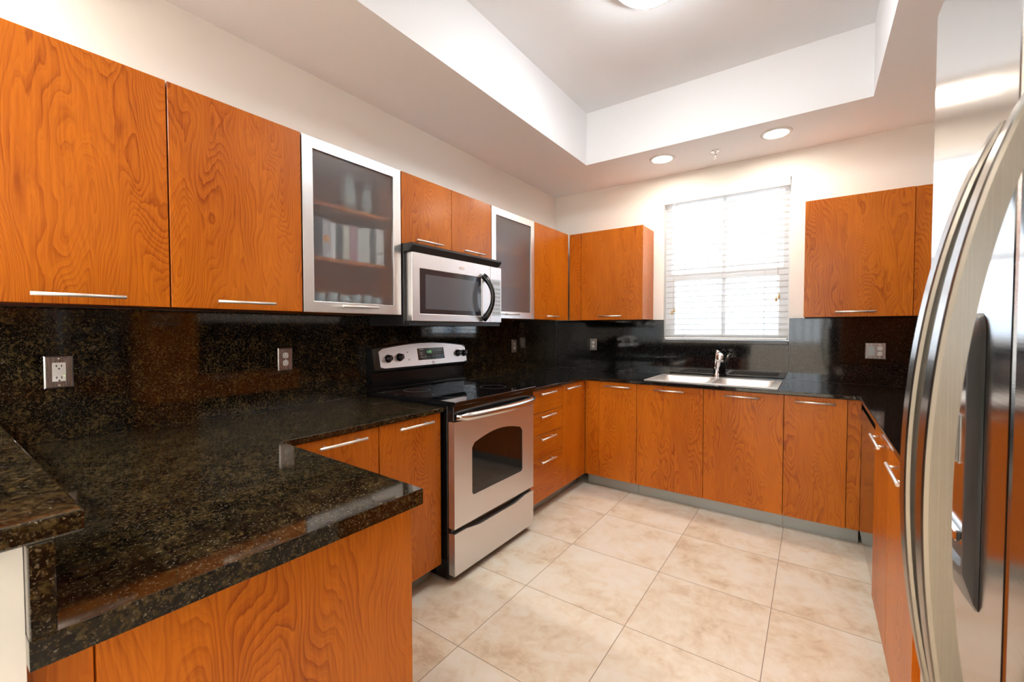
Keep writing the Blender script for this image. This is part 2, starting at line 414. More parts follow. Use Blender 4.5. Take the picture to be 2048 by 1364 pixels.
# kitchen window: frame, sashes, glass, stone sill
mb = MB(); ya, yb_ = 0.075, 0.135; t = 0.045
mb.box(WX1, WX1 + t, ya, yb_, WZ1 + 0.033, WZ2).box(WX2 - t, WX2, ya, yb_, WZ1 + 0.033, WZ2)
mb.box(WX1 + t, WX2 - t, ya, yb_, WZ1 + 0.033, WZ1 + 0.08).box(WX1 + t, WX2 - t, ya, yb_, WZ2 - t, WZ2)
mb.box(WX1 + t, WX2 - t, ya + 0.003, yb_ - 0.003, 1.755, 1.815)
for z0, z1 in ((WZ1 + 0.08, 1.755), (1.815, WZ2 - t)): mb.box(1.601 - 0.014, 1.601 + 0.014, ya + 0.012, yb_ - 0.012, z0, z1)
for xx in (WX1 + t, WX2 - t - 0.03): mb.box(xx, xx + 0.03, ya + 0.006, yb_ - 0.006, WZ1 + 0.08, 1.755)
win = struct('window_1', mb, M['vinyl'])
mb = MB(); mb.box(WX1 + 0.02, WX2 - 0.02, 0.103, 0.108, WZ1 + 0.05, WZ2 - 0.02); build('pane', mb, M['glass'], win)
mb = MB(); mb.box(WX1 + 0.001, WX2 - 0.001, -0.038, 0.074, WZ1, WZ1 + 0.032, 0.003)
single('window_sill', mb, M['granite_black'], 'black granite sill slab along the foot of the kitchen window', 'window sill', (1.6, 0, WZ1))

# outside the kitchen window
fac = thing('apartment_building', 'pale apartment facade seen faintly through the window blind', 'building', (1.6, 9.0, -3))
mb = MB(); mb.box(-9, 12.0, 9, 12, -3, 6.2); build('facade_wall', mb, M['facade'], fac)
for i in range(11):
    for z in (3.2, 0.2, -2.4):
        xw = -8 + i * 1.75
        mb = MB(); mb.box(xw, xw + 0.9, 8.97, 9.02, z, z + 1.5); build('window', mb, M['facade_glass'], fac)
mb = MB(); mb.box(-9, 8, 8.2, 9, -0.15, 0.0); build('balcony', mb, M['facade'], fac)
mb = MB()
for i in range(57): mb.box(-9 + i * 0.3, -8.97 + i * 0.3, 8.2, 8.23, 0, 0.95)
mb.box(-9, 8, 8.19, 8.24, 0.95, 1.0); build('railing', mb, M['facade'], fac)
mb = MB(); mb.box(-40, 40, 0.3, 40, -3.2, -3.0); struct('ground', mb, M['pave'])

# ------------------------------------------------------------------ blind
bl = thing('window_blind', 'white horizontal slat blind hanging in the kitchen window', 'blind', (1.6, 0.03, WZ1))
mb = MB(); mb.box(WX1 + 0.004, WX2 - 0.004, -0.012, -0.002, 2.432, 2.497, 0.002)
mb.box(WX1 + 0.006, WX2 - 0.006, -0.0019, 0.055, 2.445, 2.495); build('headrail', mb, M['trimwhite'], bl)
mb = MB(); nS = 25; zb, zt = 1.262, 2.428
for i in range(nS):
    z = zb + (zt - zb) * i / (nS - 1)
    c = Matrix.Translation((0, 0.025, z)) @ Matrix.Rotation(math.radians(-6), 4, 'X')
    b2 = MB(); b2.box(WX1 + 0.012, WX2 - 0.012, -0.024, 0.024, -0.0018, 0.0018); b2.move(c)
    me = bpy.data.meshes.new('tmp'); b2.bm.to_mesh(me); b2.bm.free(); mb.bm.from_mesh(me); bpy.data.meshes.remove(me)
build('slats', mb, M['slat'], bl)
mb = MB(); mb.box(WX1 + 0.012, WX2 - 0.012, 0.0, 0.05, 1.2245, 1.243, 0.004); build('bottom_rail', mb, M['trimwhite'], bl)
for xx in (1.29, 1.60, 1.91):
    mb = MB(); mb.tube((xx, 0.0005, 1.24), (xx, 0.0005, 2.45), 0.0012, n=6).tube((xx, 0.0495, 1.24), (xx, 0.0495, 2.45), 0.0012, n=6); build('ladder_cord', mb, M['trimwhite'], bl)
for xx, zz in ((1.207, 1.445), (2.003, 1.535)):
    mb = MB()
    for dx in (-0.006, 0.006): mb.tube((xx + dx * 0.4, -0.008, zz + 0.06), (xx, -0.008, 2.44), 0.0013, n=6)
    cdd = build('pull_cord', mb, M['trimwhite'], bl)
    mb = MB()
    for dx, dz in ((-0.009, 0.0), (0.009, 0.022)):
        mb.lathe([(0.002, 0.038), (0.004, 0.034), (0.008, 0.012), (0.009, 0.003), (0.006, 0.0)], (xx + dx, -0.010, zz + dz), n=12)
    build('tassel', mb, M['tassel'], cdd, 'tan plastic pulls')

# ------------------------------------------------------------------ granite
CZ, CT = 0.916, 0.022
def slab(name, mb, label, cat, o, mt='granite'): return single(name, mb, M[mt], label, cat, o)
mb = MB()
top_edge = lambda e: all(abs(v.co.z - CZ) < 1e-5 for v in e.verts) and not all(v.co.y > -3.22 and v.co.x < 0.69 for v in e.verts)
mb.prism([(0.021, -3.897), (1.419, -3.897), (1.436, -3.233), (0.688, -3.2115), (0.021, -3.2115)], 2, CZ - 0.040, CZ, 0.002, top_edge)
front_edge = lambda e: all(abs(v.co.z - CZ) < 1e-5 for v in e.verts) and all(v.co.x > 0.6 for v in e.verts)
mb.prism([(0.021, -3.2115), (0.688, -3.2115), (0.695, -2.392), (0.021, -2.392)], 2, CZ - CT, CZ, 0.002, front_edge)
slab('granite_countertop', mb, 'black brown granite countertop wrapping from the range onto the peninsula', 'countertop', (0.7, -3.2, CZ))
SX1, SX2, SY1, SY2 = 1.175, 2.03, -0.625, -0.135
mb = MB()
mb.cells([0.021, 0.695, SX1, SX2, 2.468, RX - 0.021], [-2.40, -1.620, -0.729, SY1, SY2, -0.021],
         lambda x, y: (y > -0.729 or (x < 0.695 and y > -1.62) or x > 2.468) and not (SX1 < x < SX2 and SY1 < y < SY2), CZ - CT, CZ, bev=0.002)
slab('granite_countertop', mb, 'black granite countertop under the window holding the double sink', 'countertop', (1.6, -0.4, CZ), 'granite_black')
mb = MB(); mb.box(0.0, 1.42, -4.20, -3.842, 1.041, 1.072, 0.004, 2)
slab('bar_top', mb, 'raised granite bar top on the cream half wall', 'bar top', (0.7, -4, 1.041))
mb = MB(); mb.box(0.021, 1.42, -3.8965, -3.871, CZ + 0.0003, 1.0405, 0.0015)
slab('granite_backsplash', mb, 'short upright granite strip between peninsula counter and raised bar', 'backsplash', (0.7, -3.88, CZ))
mb = MB(); mb.box(0.0004, 0.020, -3.462, -0.0205, CZ + 0.0004, 1.3985)
slab('granite_backsplash', mb, 'long dark granite backsplash on the left wall behind the range', 'backsplash', (0.01, -1.7, CZ))
mb = MB(); mb.box(0.0004, 0.020, -3.869, -3.464, CZ + 0.0004, 1.3985)
slab('granite_backsplash', mb, 'narrow granite backsplash panel behind the white outlet near the bar', 'backsplash', (0.01, -3.66, CZ))
mb = MB(); mb.box(0.0205, 1.128, -0.020, -0.0004, CZ + 0.0004, 1.4)
slab('granite_backsplash', mb, 'granite backsplash panel in the corner left of the window', 'backsplash', (0.57, -0.01, CZ), 'granite_black')
mb = MB(); mb.box(1.1295, 2.081, -0.020, -0.0004, CZ + 0.0004, WZ1 - 0.0004)
slab('granite_backsplash', mb, 'low granite backsplash panel under the window behind the faucet', 'backsplash', (1.6, -0.01, CZ), 'granite_black')
mb = MB(); mb.box(2.0825, RX - 0.0205, -0.020, -0.0004, CZ + 0.0004, 1.4)
slab('granite_backsplash', mb, 'granite backsplash panel right of the window behind the double outlet', 'backsplash', (2.6, -0.01, CZ), 'granite_black')
mb = MB(); mb.box(RX - 0.020, RX - 0.0004, -2.40, -0.0004, CZ + 0.0004, 1.4)
slab('granite_backsplash', mb, 'granite backsplash on the right wall above the dishwasher counter', 'backsplash', (RX - 0.01, -1.2, CZ), 'granite_black')

# ------------------------------------------------------------------ cabinets
def handle(door, p0, p1, nrm, prot=0.033, r=0.0058):
    p0, p1, nrm = Vector(p0), Vector(p1), Vector(nrm)
    mb = MB(); mb.tube(p0, p1, r, n=16)
    d = p1 - p0
    for f in (0.15, 0.85):
        q = p0 + d * f; mb.tube(q, q - nrm * (prot - 0.0004), 0.0042, n=12)
    return build('handle', mb, M['satin'], door, 'satin metal bar handle')
def door_box(name, t, x0, x1, y0, y1, z0, z1, mat=None):
    mb = MB(); mb.box(x0, x1, y0, y1, z0, z1, 0.0012); return build(name, mb, mat or M['wood'], t)
g2 = 0.0015
UB, UT, UX = 1.399, 2.212, 0.322
def wall_cab(label, y0, y1, hy, door=True, z0=UB, hz=1.427):
    t = thing('wall_cabinet', label, 'cabinet', (0, (y0 + y1) / 2, z0), 'cherry wall cabinets')
    mb = MB(); mb.box(0.0005, 0.301, y0 + 0.001, y1 - 0.001, z0 + 0.002, UT - 0.002, 0.001); build('cabinet_body', mb, M['edge'], t)
    return t
t = wall_cab('cherry wall cabinet at the left edge above the white outlet', -3.897, -3.419, 0)
d = door_box('door', t, 0.302, UX, -3.897 + g2, -3.419 - g2, UB, UT); handle(d, (0.355, -3.765, 1.426), (0.355, -3.549, 1.426), (1, 0, 0))
t = wall_cab('cherry wall cabinet directly left of the book filled glass cabinet', -3.417, -2.925, 0)
d = door_box('door', t, 0.302, UX, -3.417 + g2, -2.925 - g2, UB, UT); handle(d, (0.355, -3.278, 1.427), (0.355, -3.062, 1.427), (1, 0, 0))
# over the microwave: two short doors
t = thing('wall_cabinet', 'short two door cherry cabinet above the microwave', 'cabinet', (0, -1.93, 1.806), 'cherry wall cabinets')
mb = MB(); mb.box(0.0005, 0.301, -2.346, -1.518, 1.808, UT - 0.002, 0.001); build('cabinet_body', mb, M['edge'], t)
d = door_box('door', t, 0.302, UX, -2.346 + g2, -1.934 - g2, 1.806, UT); handle(d, (0.355, -2.257, 1.836), (0.355, -2.044, 1.836), (1, 0, 0))
d = door_box('door', t, 0.302, UX, -1.934 + g2, -1.518 - g2, 1.806, UT); handle(d, (0.355, -1.843, 1.836), (0.355, -1.628, 1.836), (1, 0, 0))
# corner cabinet of the left wall
t = wall_cab('cherry wall cabinet in the corner right of the plain glass cabinet', -0.930, -0.313, 0)
d = door_box('door', t, 0.302, UX, -0.930 + g2, -0.333, UB, UT); handle(d, (0.355, -0.782, 1.429), (0.355, -0.566, 1.429), (1, 0, 0))
# glass fronted cabinets
def glass_cab(label, y0, y1, h0, h1):
    t = thing('glass_cabinet', label, 'cabinet', (0, (y0 + y1) / 2, UB), 'aluminium framed glass cabinets')
    mb = MB()
    mb.box(0.0005, 0.299, y0 + 0.001, y0 + 0.018, UB + 0.002, UT - 0.002).box(0.0005, 0.299, y1 - 0.018, y1 - 0.001, UB + 0.002, UT - 0.002)
    mb.box(0.0005, 0.299, y0 + 0.018, y1 - 0.018, UB + 0.002, UB + 0.02).box(0.0005, 0.299, y0 + 0.018, y1 - 0.018, UT - 0.02, UT - 0.002)
    mb.box(0.0005, 0.010, y0 + 0.018, y1 - 0.018, UB + 0.02, UT - 0.02); build('cabinet_body', mb, M['wood'], t)
    for z in (1.672, 1.940):
        mb = MB(); mb.box(0.0105, 0.275, y0 + 0.0185, y1 - 0.0185, z - 0.018, z, 0.001); build('shelf', mb, M['wood_h'], t)
    w = 0.052; a, b = y0 + g2, y1 - g2
    mb = MB(); mb.cells([a, a + w, b - w, b], [UB, UB + w, UT - w, UT], lambda y, z: not (a + w < y < b - w and UB + w < z < UT - w), 0.302, UX, axis=0, bev=0.0015)
    d = build('door', mb, M['alu'], t, 'satin aluminium door frame')
    mb = MB(); mb.box(0.309, 0.313, a + w - 0.008, b - w + 0.008, UB + w - 0.008, UT - w + 0.008); build('pane', mb, M['frost'], d, 'frosted glass')
    handle(d, (0.355, h0, 1.432), (0.355, h1, 1.432), (1, 0, 0))
    return t
glass_cab('frosted glass cabinet with books showing inside, left of the microwave', -2.922, -2.349, -2.742, -2.530)
glass_cab('frosted glass cabinet with empty shelves, right of the microwave', -1.515, -0.933, -1.372, -1.200)
# back wall uppers
YU = -0.310
t = thing('wall_cabinet', 'cherry wall cabinet on the back wall left of the window', 'cabinet', (0.68, 0, UB), 'cherry wall cabinets')
mb = MB(); mb.box(0.324, 1.028, -0.289, -0.0205 + 0.0195, UB + 0.002, UT - 0.002, 0.001); build('cabinet_body', mb, M['wood'], t)
mb = MB(); mb.box(0.3245, 0.444, -0.3095, -0.2895, UB, UT, 0.001); build('filler_strip', mb, M['wood'], t)
d = door_box('door', t, 0.447, 1.030, YU, -0.290, UB, UT); handle(d, (0.632, -0.343, 1.433), (0.849, -0.343, 1.433), (0, -1, 0))
t = thing('wall_cabinet', 'cherry wall cabinet right of the window above the double outlet', 'cabinet', (2.5, 0, UB), 'cherry wall cabinets')
mb = MB(); mb.box(2.181, 2.838, -0.289, -0.001, UB + 0.002, UT - 0.002, 0.001); build('cabinet_body', mb, M['wood'], t)
mb = MB(); mb.box(2.752, 2.838, -0.3015, -0.2895, UB, UT, 0.001); build('filler_strip', mb, M['wood'], t)
d = door_box('door', t, 2.179, 2.749, YU, -0.290, UB, UT); handle(d, (2.356, -0.343, 1.432), (2.569, -0.343, 1.432), (0, -1, 0))

# base cabinets
BT, BB, BX, BY = 0.889, 0.098, 0.677, -0.701
def base_l(label, y0, y1, h, drawers=None):
    t = thing('base_cabinet', label, 'cabinet', (0.3, (y0 + y1) / 2, 0), 'cherry base cabinets')
    mb = MB(); mb.box(0.0215, 0.656, y0 + 0.001, y1 - 0.001, BB, BT + 0.0045, 0.001); build('cabinet_body', mb, M['edge'], t)
    mb = MB(); mb.box(0.56, 0.597, y0 + 0.001, y1 - 0.001, 0.0, BB - 0.0005); build('toe_kick', mb, M['toe'], t)
    if drawers:
        for (z0, z1) in drawers:
            d = door_box('drawer', t, 0.657, BX, y0 + g2, y1 - g2, z0 + 0.0015, z1 - 0.0015, M['wood_h'])
            zz = z1 - 0.026; handle(d, (0.711, h[0], zz), (0.711, h[1], zz), (1, 0, 0))
    else:
        d = door_box('door', t, 0.657, BX, y0 + g2, y1 - g2, BB, BT)
        handle(d, (0.711, h[0], 0.859), (0.711, h[1], 0.859), (1, 0, 0))
    return t
base_l('cherry base cabinet tucked in the corner by the peninsula', -3.2105, -2.786, (-3.08, -2.868))
base_l('cherry base cabinet standing directly left of the range', -2.784, -2.402, (-2.692, -2.482))
base_l('cherry stack of four drawers standing right of the range', -1.610, -1.091, (-1.451, -1.246), [(BB, 0.407), (0.407, 0.570), (0.570, 0.728), (0.728, BT)])
base_l('narrow cherry base cabinet in the corner right of the drawer stack', -1.089, -0.697, (-1.068, -0.850))
def base_b(label, x0, x1, doors, fill=None, top=True):
    t = thing('base_cabinet', label, 'cabinet', ((x0 + x1) / 2, -0.3, 0), 'cherry base cabinets')
    if top: mb = MB(); mb.box(x0 + 0.001, x1 - 0.001, -0.680, -0.0215, BB, BT + 0.003, 0.001)
    else:
        mb = MB(); mb.box(x0 + 0.001, x1 - 0.001, -0.680, -0.0215, BB, 0.70).box(x0 + 0.001, x0 + 0.02, -0.680, -0.0215, 0.70, BT).box(x1 - 0.02, x1 - 0.001, -0.680, -0.0215, 0.70, BT)
        mb.box(x0 + 0.02, x1 - 0.02, -0.680, -0.662, 0.70, BT)
    build('cabinet_body', mb, M['edge'], t)
    mb = MB(); mb.box(x0 + 0.001, x1 - 0.001, -0.636, -0.60, 0.0, BB - 0.0005); build('toe_kick', mb, M['toe'], t)
    for a, b, h0, h1 in doors:
        d = door_box('door', t, a + g2, b - g2, BY, -0.681, BB, BT); handle(d, (h0, -0.734, 0.856), (h1, -0.734, 0.856), (0, -1, 0))
    for a, b in (fill or []):
        mb = MB(); mb.box(a + 0.001, b - 0.001, -0.694, -0.681, BB, BT, 0.001); build('filler_strip', mb, M['wood'], t)
    return t
base_b('narrow cherry base cabinet at the corner left of the sink', 0.679, 1.117, [(0.802, 1.117, 0.859, 1.071)], [(0.6765, 0.800)])
base_b('two door cherry sink cabinet under the double sink', 1.117, 2.089, [(1.117, 1.603, 1.260, 1.473), (1.603, 2.089, 1.740, 1.950)], top=False)
base_b('narrow cherry base cabinet at the corner right of the sink', 2.089, 2.483, [(2.089, 2.415, 2.149, 2.357)], [(2.415, 2.4825)])
DX = 2.474
def base_r(label, y0, y1, h):
    t = thing('base_cabinet', label, 'cabinet', (2.8, (y0 + y1) / 2, 0), 'cherry base cabinets')
    mb = MB(); mb.box(DX + 0.021, RX - 0.0215, y0 + 0.001, y1 - 0.001, BB, BT + 0.0045, 0.001); build('cabinet_body', mb, M['edge'], t)
    mb = MB(); mb.box(2.532, 2.56, y0 + 0.001, y1 - 0.001, 0, BB - 0.0005); build('toe_kick', mb, M['toe'], t)
    d = door_box('door', t, DX, DX + 0.020, y0 + g2, y1 - g2, BB, BT); handle(d, (2.448, h[0], 0.857), (2.448, h[1], 0.857), (-1, 0, 0), 0.026)
base_r('cherry base cabinet on the right run next to the dishwasher', -1.905, -1.457, (-1.827, -1.56))
base_r('cherry base cabinet on the right run beside the refrigerator', -2.400, -1.907, (-2.302, -2.055))

# peninsula
t = thing('peninsula_cabinet', 'cherry peninsula base with grained end panel under the near counter', 'cabinet', (1.0, -3.55, 0))
mb = MB(); mb.box(0.682, 1.350, -3.888, -3.242, 0.098, 0.8755, 0.001); build('cabinet_body', mb, M['edge'], t)
mb = MB(); mb.box(1.3505, 1.370, -3.826, -3.213, 0.0, 0.8755, 0.0012); build('end_panel', mb, M['wood'], t)
mb = MB(); mb.box(1.3505, 1.362, -3.896, -3.8275, 0.0, 0.8755, 0.001); build('filler_strip', mb, M['wood'], t)
mb = MB(); mb.box(0.685, 1.349, -3.30, -3.28, 0.0, 0.0975); build('toe_kick', mb, M['toe'], t)

# tall cabinet between right counter and refrigerator
PX_ = 2.507
t = thing('pantry_cabinet', 'tall cherry pantry cabinet beside the refrigerator', 'cabinet', (2.8, -2.65, 0))
mb = MB(); mb.box(PX_ + 0.021, RX - 0.001, -2.893, -2.403, BB, 2.30, 0.001); build('cabinet_body', mb, M['wood'], t)
mb = MB(); mb.box(2.562, 2.59, -2.893, -2.403, 0, BB - 0.0005); build('toe_kick', mb, M['toe'], t)
d = door_box('door', t, PX_, PX_ + 0.02, -2.892, -2.404, 1.403, 2.30); handle(d, (PX_ - 0.026, -2.756, 1.43), (PX_ - 0.026, -2.54, 1.43), (-1, 0, 0), 0.026)
d = door_box('door', t, PX_, PX_ + 0.02, -2.892, -2.404, BB, 1.397); handle(d, (PX_ - 0.026, -2.756, 1.365), (PX_ - 0.026, -2.54, 1.365), (-1, 0, 0), 0.026)
# ------------------------------------------------------------------ contents of the glass cabinet
cols = [(0.75, 0.78, 0.80), (0.10, 0.10, 0.12), (0.55, 0.55, 0.60), (0.80, 0.82, 0.86), (0.12, 0.13, 0.15), (0.72, 0.71, 0.64), (0.50, 0.30, 0.36), (0.74, 0.75, 0.76), (0.66, 0.70, 0.66), (0.14, 0.15, 0.17), (0.82, 0.83, 0.82)]
ths = [0.040, 0.050, 0.038, 0.030, 0.034, 0.038, 0.042, 0.034, 0.036, 0.034, 0.052]
names = ['pale grey book at the left end of the cabinet shelf', 'wide dark book second from the left behind frosted glass', 'grey book with an orange dot on its spine', 'white book beside the orange dotted one', 'dark book between a white and a cream book',
         'cream book in the middle of the shelf', 'dusky pink book beside the cream book', 'pale grey book right of the pink one', 'pale green book left of the dark gap', 'dark book second from the right on the shelf', 'thick white book at the right end of the shelf']
y = -2.885
for k, (c, th, nm) in enumerate(zip(cols, ths, names)):
    hh = 0.178 + 0.02 * random.random(); dep = 0.15 + 0.02 * random.random(); x1 = 0.262
    t = thing('book', nm, 'book', (0.18, y + th / 2, 1.6722), 'books behind the frosted glass')
    cm = plain('book_cover_%d' % k, c, 0.5)
    mb = MB(); mb.box(x1 - dep, x1, y, y + 0.003, 1.6722, 1.6722 + hh).box(x1 - dep, x1, y + th - 0.004, y + th - 0.001, 1.6722, 1.6722 + hh).box(x1 - 0.003, x1, y + 0.003, y + th - 0.004, 1.6722, 1.6722 + hh)
    if k == 2: mb.lathe([(0.017, 0.0), (0.017, 0.0012)], (x1, y + th / 2, 1.765), axis=0, n=20)
    cv = build('cover', mb, [cm, plain('orange_dot', (0.85, 0.35, 0.06), 0.5)] if k == 2 else cm, t)
    if k == 2:
        for p in cv.data.polygons:
            if max(cv.data.vertices[i].co.x for i in p.vertices) + 0.18 > x1 + 0.0008: p.material_index = 1
    mb = MB(); mb.box(x1 - dep + 0.004, x1 - 0.0035, y + 0.0035, y + th - 0.0045, 1.675, 1.669 + hh); build('pages', mb, M['trimwhite'], t)
    y += th + 0.0035
for k in range(7):
    yy = -2.862 + k * 0.068
    mb = MB(); mb.lathe([(0.024, 0.0), (0.027, 0.075 + 0.004 * (k % 3)), (0.0255, 0.075 + 0.004 * (k % 3)), (0.023, 0.006)], (0.24, yy, UB + 0.0203), n=20)
    single('glass_tumbler', mb, M['frostcup'] if 'frostcup' in M else M.setdefault('frostcup', plain('cup_glass', (0.50, 0.56, 0.58), 0.15)),
           ('first', 'second', 'third', 'fourth', 'fifth', 'sixth', 'last')[k] + ' small grey tumbler from the left on the bottom shelf behind frosted glass', 'glass', (0.24, yy, UB + 0.0203), 'tumblers behind the frosted glass')
for k, (yy, r, h) in enumerate(((-2.60, 0.040, 0.19), (-2.49, 0.032, 0.17))):
    mb = MB(); mb.lathe([(r * 0.7, 0), (r, h * 0.35), (r * 0.8, h * 0.75), (r * 0.55, h * 0.9), (r * 0.62, h)], (0.2, yy, 1.9402), n=24)
    single('vase', mb, plain('pale_glaze_%d' % k, (0.42, 0.47, 0.48), 0.3), ('wider' if k == 0 else 'slimmer') + ' pale vessel on the top shelf behind frosted glass', 'vase', (0.2, yy, 1.9402))

# ------------------------------------------------------------------ microwave
mw = thing('microwave', 'stainless over the range microwave with black loop handle', 'microwave', (0.2, -1.93, 1.335))
mb = MB(); mb.box(0.0205, 0.334, -2.344, -1.521, 1.338, 1.803, 0.002); build('body', mb, M['black_matte'], mw)
mb = MB(); mb.prism([(0.3345, 1.803), (0.405, 1.803), (0.412, 1.797), (0.412, 1.788), (0.385, 1.759), (0.3345, 1.757)], 1, -2.344, -1.516, 0.0015); build('vent_grille', mb, M['black_matte'], mw)
mb = MB(); mb.box(0.3345, 0.372, -2.335, -1.486, 1.337, 1.3635, 0.002); build('base_lip', mb, M['black_matte'], mw)
YW0, YW1, ZW0, ZW1 = -2.266, -1.706, 1.408, 1.668
mb = MB(); mb.cells([-2.325, YW0, YW1, -1.6105], [1.364, ZW0, ZW1, 1.757], lambda a, b: not (YW0 < a < YW1 and ZW0 < b < ZW1), 0.3345, 0.383, axis=0, bev=0.003)
md = build('door', mb, M['steel'], mw)
mb = MB(); mb.cells([YW0, YW0 + 0.045, YW1 - 0.004, YW1], [ZW0, ZW0 + 0.028, ZW1 - 0.03, ZW1], lambda a, b: True, 0.3500, 0.3805, axis=0); build('window_glass', mb, M['door_glass'], md, 'dark reflective window')
mb = MB(); mb.box(0.3806, 0.3812, YW0 + 0.045, YW1 - 0.03, ZW0 + 0.028, ZW1 - 0.03); build('window_screen', mb, M['screen'], md)
mb = MB(); mb.box(0.3345, 0.383, -1.6085, -1.480, 1.364, 1.757, 0.003); cp = build('control_panel', mb, M['steel'], mw)
mb = MB(); mb.box(0.3831, 0.3845, -1.594, -1.490, 1.413, 1.668, 0.0005); build('keypad', mb, M['ltgrey'], cp)
mb = MB(); mb.box(0.3846, 0.3852, -1.582, -1.502, 1.630, 1.655); build('display', mb, M['print'], cp)
mb = MB()
for i in range(3):
    for j in range(7): mb.box(0.3846, 0.3851, -1.585 + i * 0.031, -1.560 + i * 0.031, 1.424 + j * 0.028, 1.440 + j * 0.028)
build('button', mb, M['print'], cp)
mb = MB(); mb.lathe([(1, 0.0), (0.95, 0.0025)], (0, 0, 0), axis=0, n=32)
mb.move(Matrix.Translation((0.3832, -1.905, 1.710)) @ Matrix.Diagonal((1, 0.028, 0.0105, 1))); em = build('emblem', mb, M['chrome'], md)
mb = MB()  # ring on the oval badge
for k in range(40):
    a = 2 * PI * k / 40; b = 2 * PI * (k + 1) / 40
    mb.tube((0.3858, -1.905 + 0.020 * math.cos(a), 1.710 + 0.006 * math.sin(a)), (0.3858, -1.905 + 0.020 * math.cos(b), 1.710 + 0.006 * math.sin(b)), 0.0007, n=6)
build('badge_ring', mb, M['print'], em)
# loop handle: bowed black grip standing off the door, stainless strip beside it
mb = MB(); mb.box(0.3831, 0.389, -1.704, -1.678, 1.385, 1.688, 0.002); build('handle_strip', mb, M['steel'], md)
mb = MB(); pts = []; rs = []
for k in range(25):
    a = k / 24; z = 1.388 + 0.290 * a; x = 0.388 + 0.072 * math.sin(PI * a) ** 0.75
    pts.append((x, -1.690 + 0.012 * math.sin(PI * a), z)); rs.append((0.0155 + 0.010 * abs(1 - 2 * a) ** 2, 0.0145 + 0.008 * abs(1 - 2 * a) ** 2))
mb.sweep(pts, rs, 14); build('handle', mb, M['black'], md, 'black bowed loop handle')

# ------------------------------------------------------------------ range
RY0, RY1 = -2.386, -1.626; RXF = 0.752
rg = thing('range', 'stainless and black electric range with glass cooktop', 'range', (0.4, -2.0, 0))
mb = MB(); mb.box(0.03, 0.705, RY0 + 0.003, RY1 - 0.003, 0.012, 0.924, 0.003)
for yy in (RY0 + 0.05, RY1 - 0.05):
    for xx in (0.1, 0.66): mb.tube((xx, yy, 0.0), (xx, yy, 0.014), 0.018)
build('body', mb, M['black'], rg)
mb = MB(); mb.box(0.095, 0.768, RY0 - 0.004, RY1 + 0.004, 0.9245, 0.947, 0.004, 2); ck = build('cooktop', mb, M['black_glass'], rg)
def annulus(mb, c, r0, r1, h, n=48):
    rr = [[mb.bm.verts.new((c[0] + r * math.cos(2 * PI * k / n), c[1] + r * math.sin(2 * PI * k / n), c[2] + z)) for k in range(n)] for r, z in ((r0, 0), (r0, h), (r1, h), (r1, 0))]
    for A, B in zip(rr, rr[1:] + rr[:1]):
        for k in range(n): mb.bm.faces.new((A[k], A[(k + 1) % n], B[(k + 1) % n], B[k]))
    bmesh.ops.recalc_face_normals(mb.bm, faces=mb.bm.faces)
for (cx, cy, r) in ((0.56, -2.19, 0.115), (0.27, -2.19, 0.08), (0.56, -1.81, 0.085), (0.27, -1.81, 0.105)):
    mb = MB(); annulus(mb, (cx, cy, 0.9471), r - 0.003, r, 0.0003); build('burner_ring', mb, M['grey_plastic'], ck)
mb = MB(); mb.box(0.7055, 0.750, RY0 + 0.001, RY1 - 0.001, 0.846, 0.9235, 0.003)
build('front_trim', mb, M['black'], rg)
mb = MB(); mb.box(0.7055, 0.730, RY0 + 0.002, RY1 - 0.002, 0.2665, 0.2875); build('drawer_gap', mb, M['black'], rg)
mb = MB(); mb.box(0.7502, 0.7512, RY0 + 0.08, RY1 - 0.08, 0.858, 0.866); build('vent_slot', mb, M['grey_plastic'], rg)
# oven door with an arched window
def arch(z0, zs, zp, y0, y1, r=0.02, n=24):
    P = []
    for k in range(7): a = PI + PI / 2 * k / 6; P.append((y0 + r + r * math.cos(a), z0 + r + r * math.sin(a)))
    for k in range(7): a = 1.5 * PI + PI / 2 * k / 6; P.append((y1 - r + r * math.cos(a), z0 + r + r * math.sin(a)))
    for k in range(n + 1):
        f = k / n; yy = y1 - (y1 - y0) * f
        e = min(1.0, min(f, 1 - f) / 0.03); e = math.sqrt(1 - (1 - e) ** 2)
        P.append((yy, zs - 0.02 * (1 - e) + (zp - zs) * math.sin(PI * f)))
    return P
ap = arch(0.425, 0.702, 0.742, -2.243, -1.757)
def plate_with_hole(mb, outer, inner, x0, x1):
    bm = mb.bm
    for x, flip in ((x1, False), (x0, True)):
        vo = [bm.verts.new((x, *p)) for p in outer]; vi = [bm.verts.new((x, *p)) for p in inner]
        es = [bm.edges.new((vo[i], vo[(i + 1) % len(vo)])) for i in range(len(vo))] + [bm.edges.new((vi[i], vi[(i + 1) % len(vi)])) for i in range(len(vi))]
        bmesh.ops.triangle_fill(bm, edges=es, use_beauty=True)
        if not flip: O1, I1 = vo, vi
        else:
            for A, B in ((O1, vo), (I1, vi)):
                for i in range(len(A)): bm.faces.new((A[i], A[(i + 1) % len(A)], B[(i + 1) % len(A)], B[i]))
    bmesh.ops.recalc_face_normals(bm, faces=bm.faces)
DZ0, DZ1 = 0.288, 0.842
mb = MB(); plate_with_hole(mb, [(RY0 + 0.004, DZ0), (RY1 - 0.004, DZ0), (RY1 - 0.004, DZ1), (RY0 + 0.004, DZ1)], ap, 0.712, RXF)
od = build('oven_door', mb, M['steel'], rg)
mb = MB(); mb.prism(arch(0.4245, 0.7025, 0.7425, -2.2435, -1.7565), 0, 0.715, 0.7495); build('oven_window', mb, M['black_glass'], od, 'arched dark glass')
mb = MB(); mb.box(0.7055, 0.7115, RY0 + 0.004, RY1 - 0.004, 0.288, 0.842); build('door_core', mb, M['black'], od)
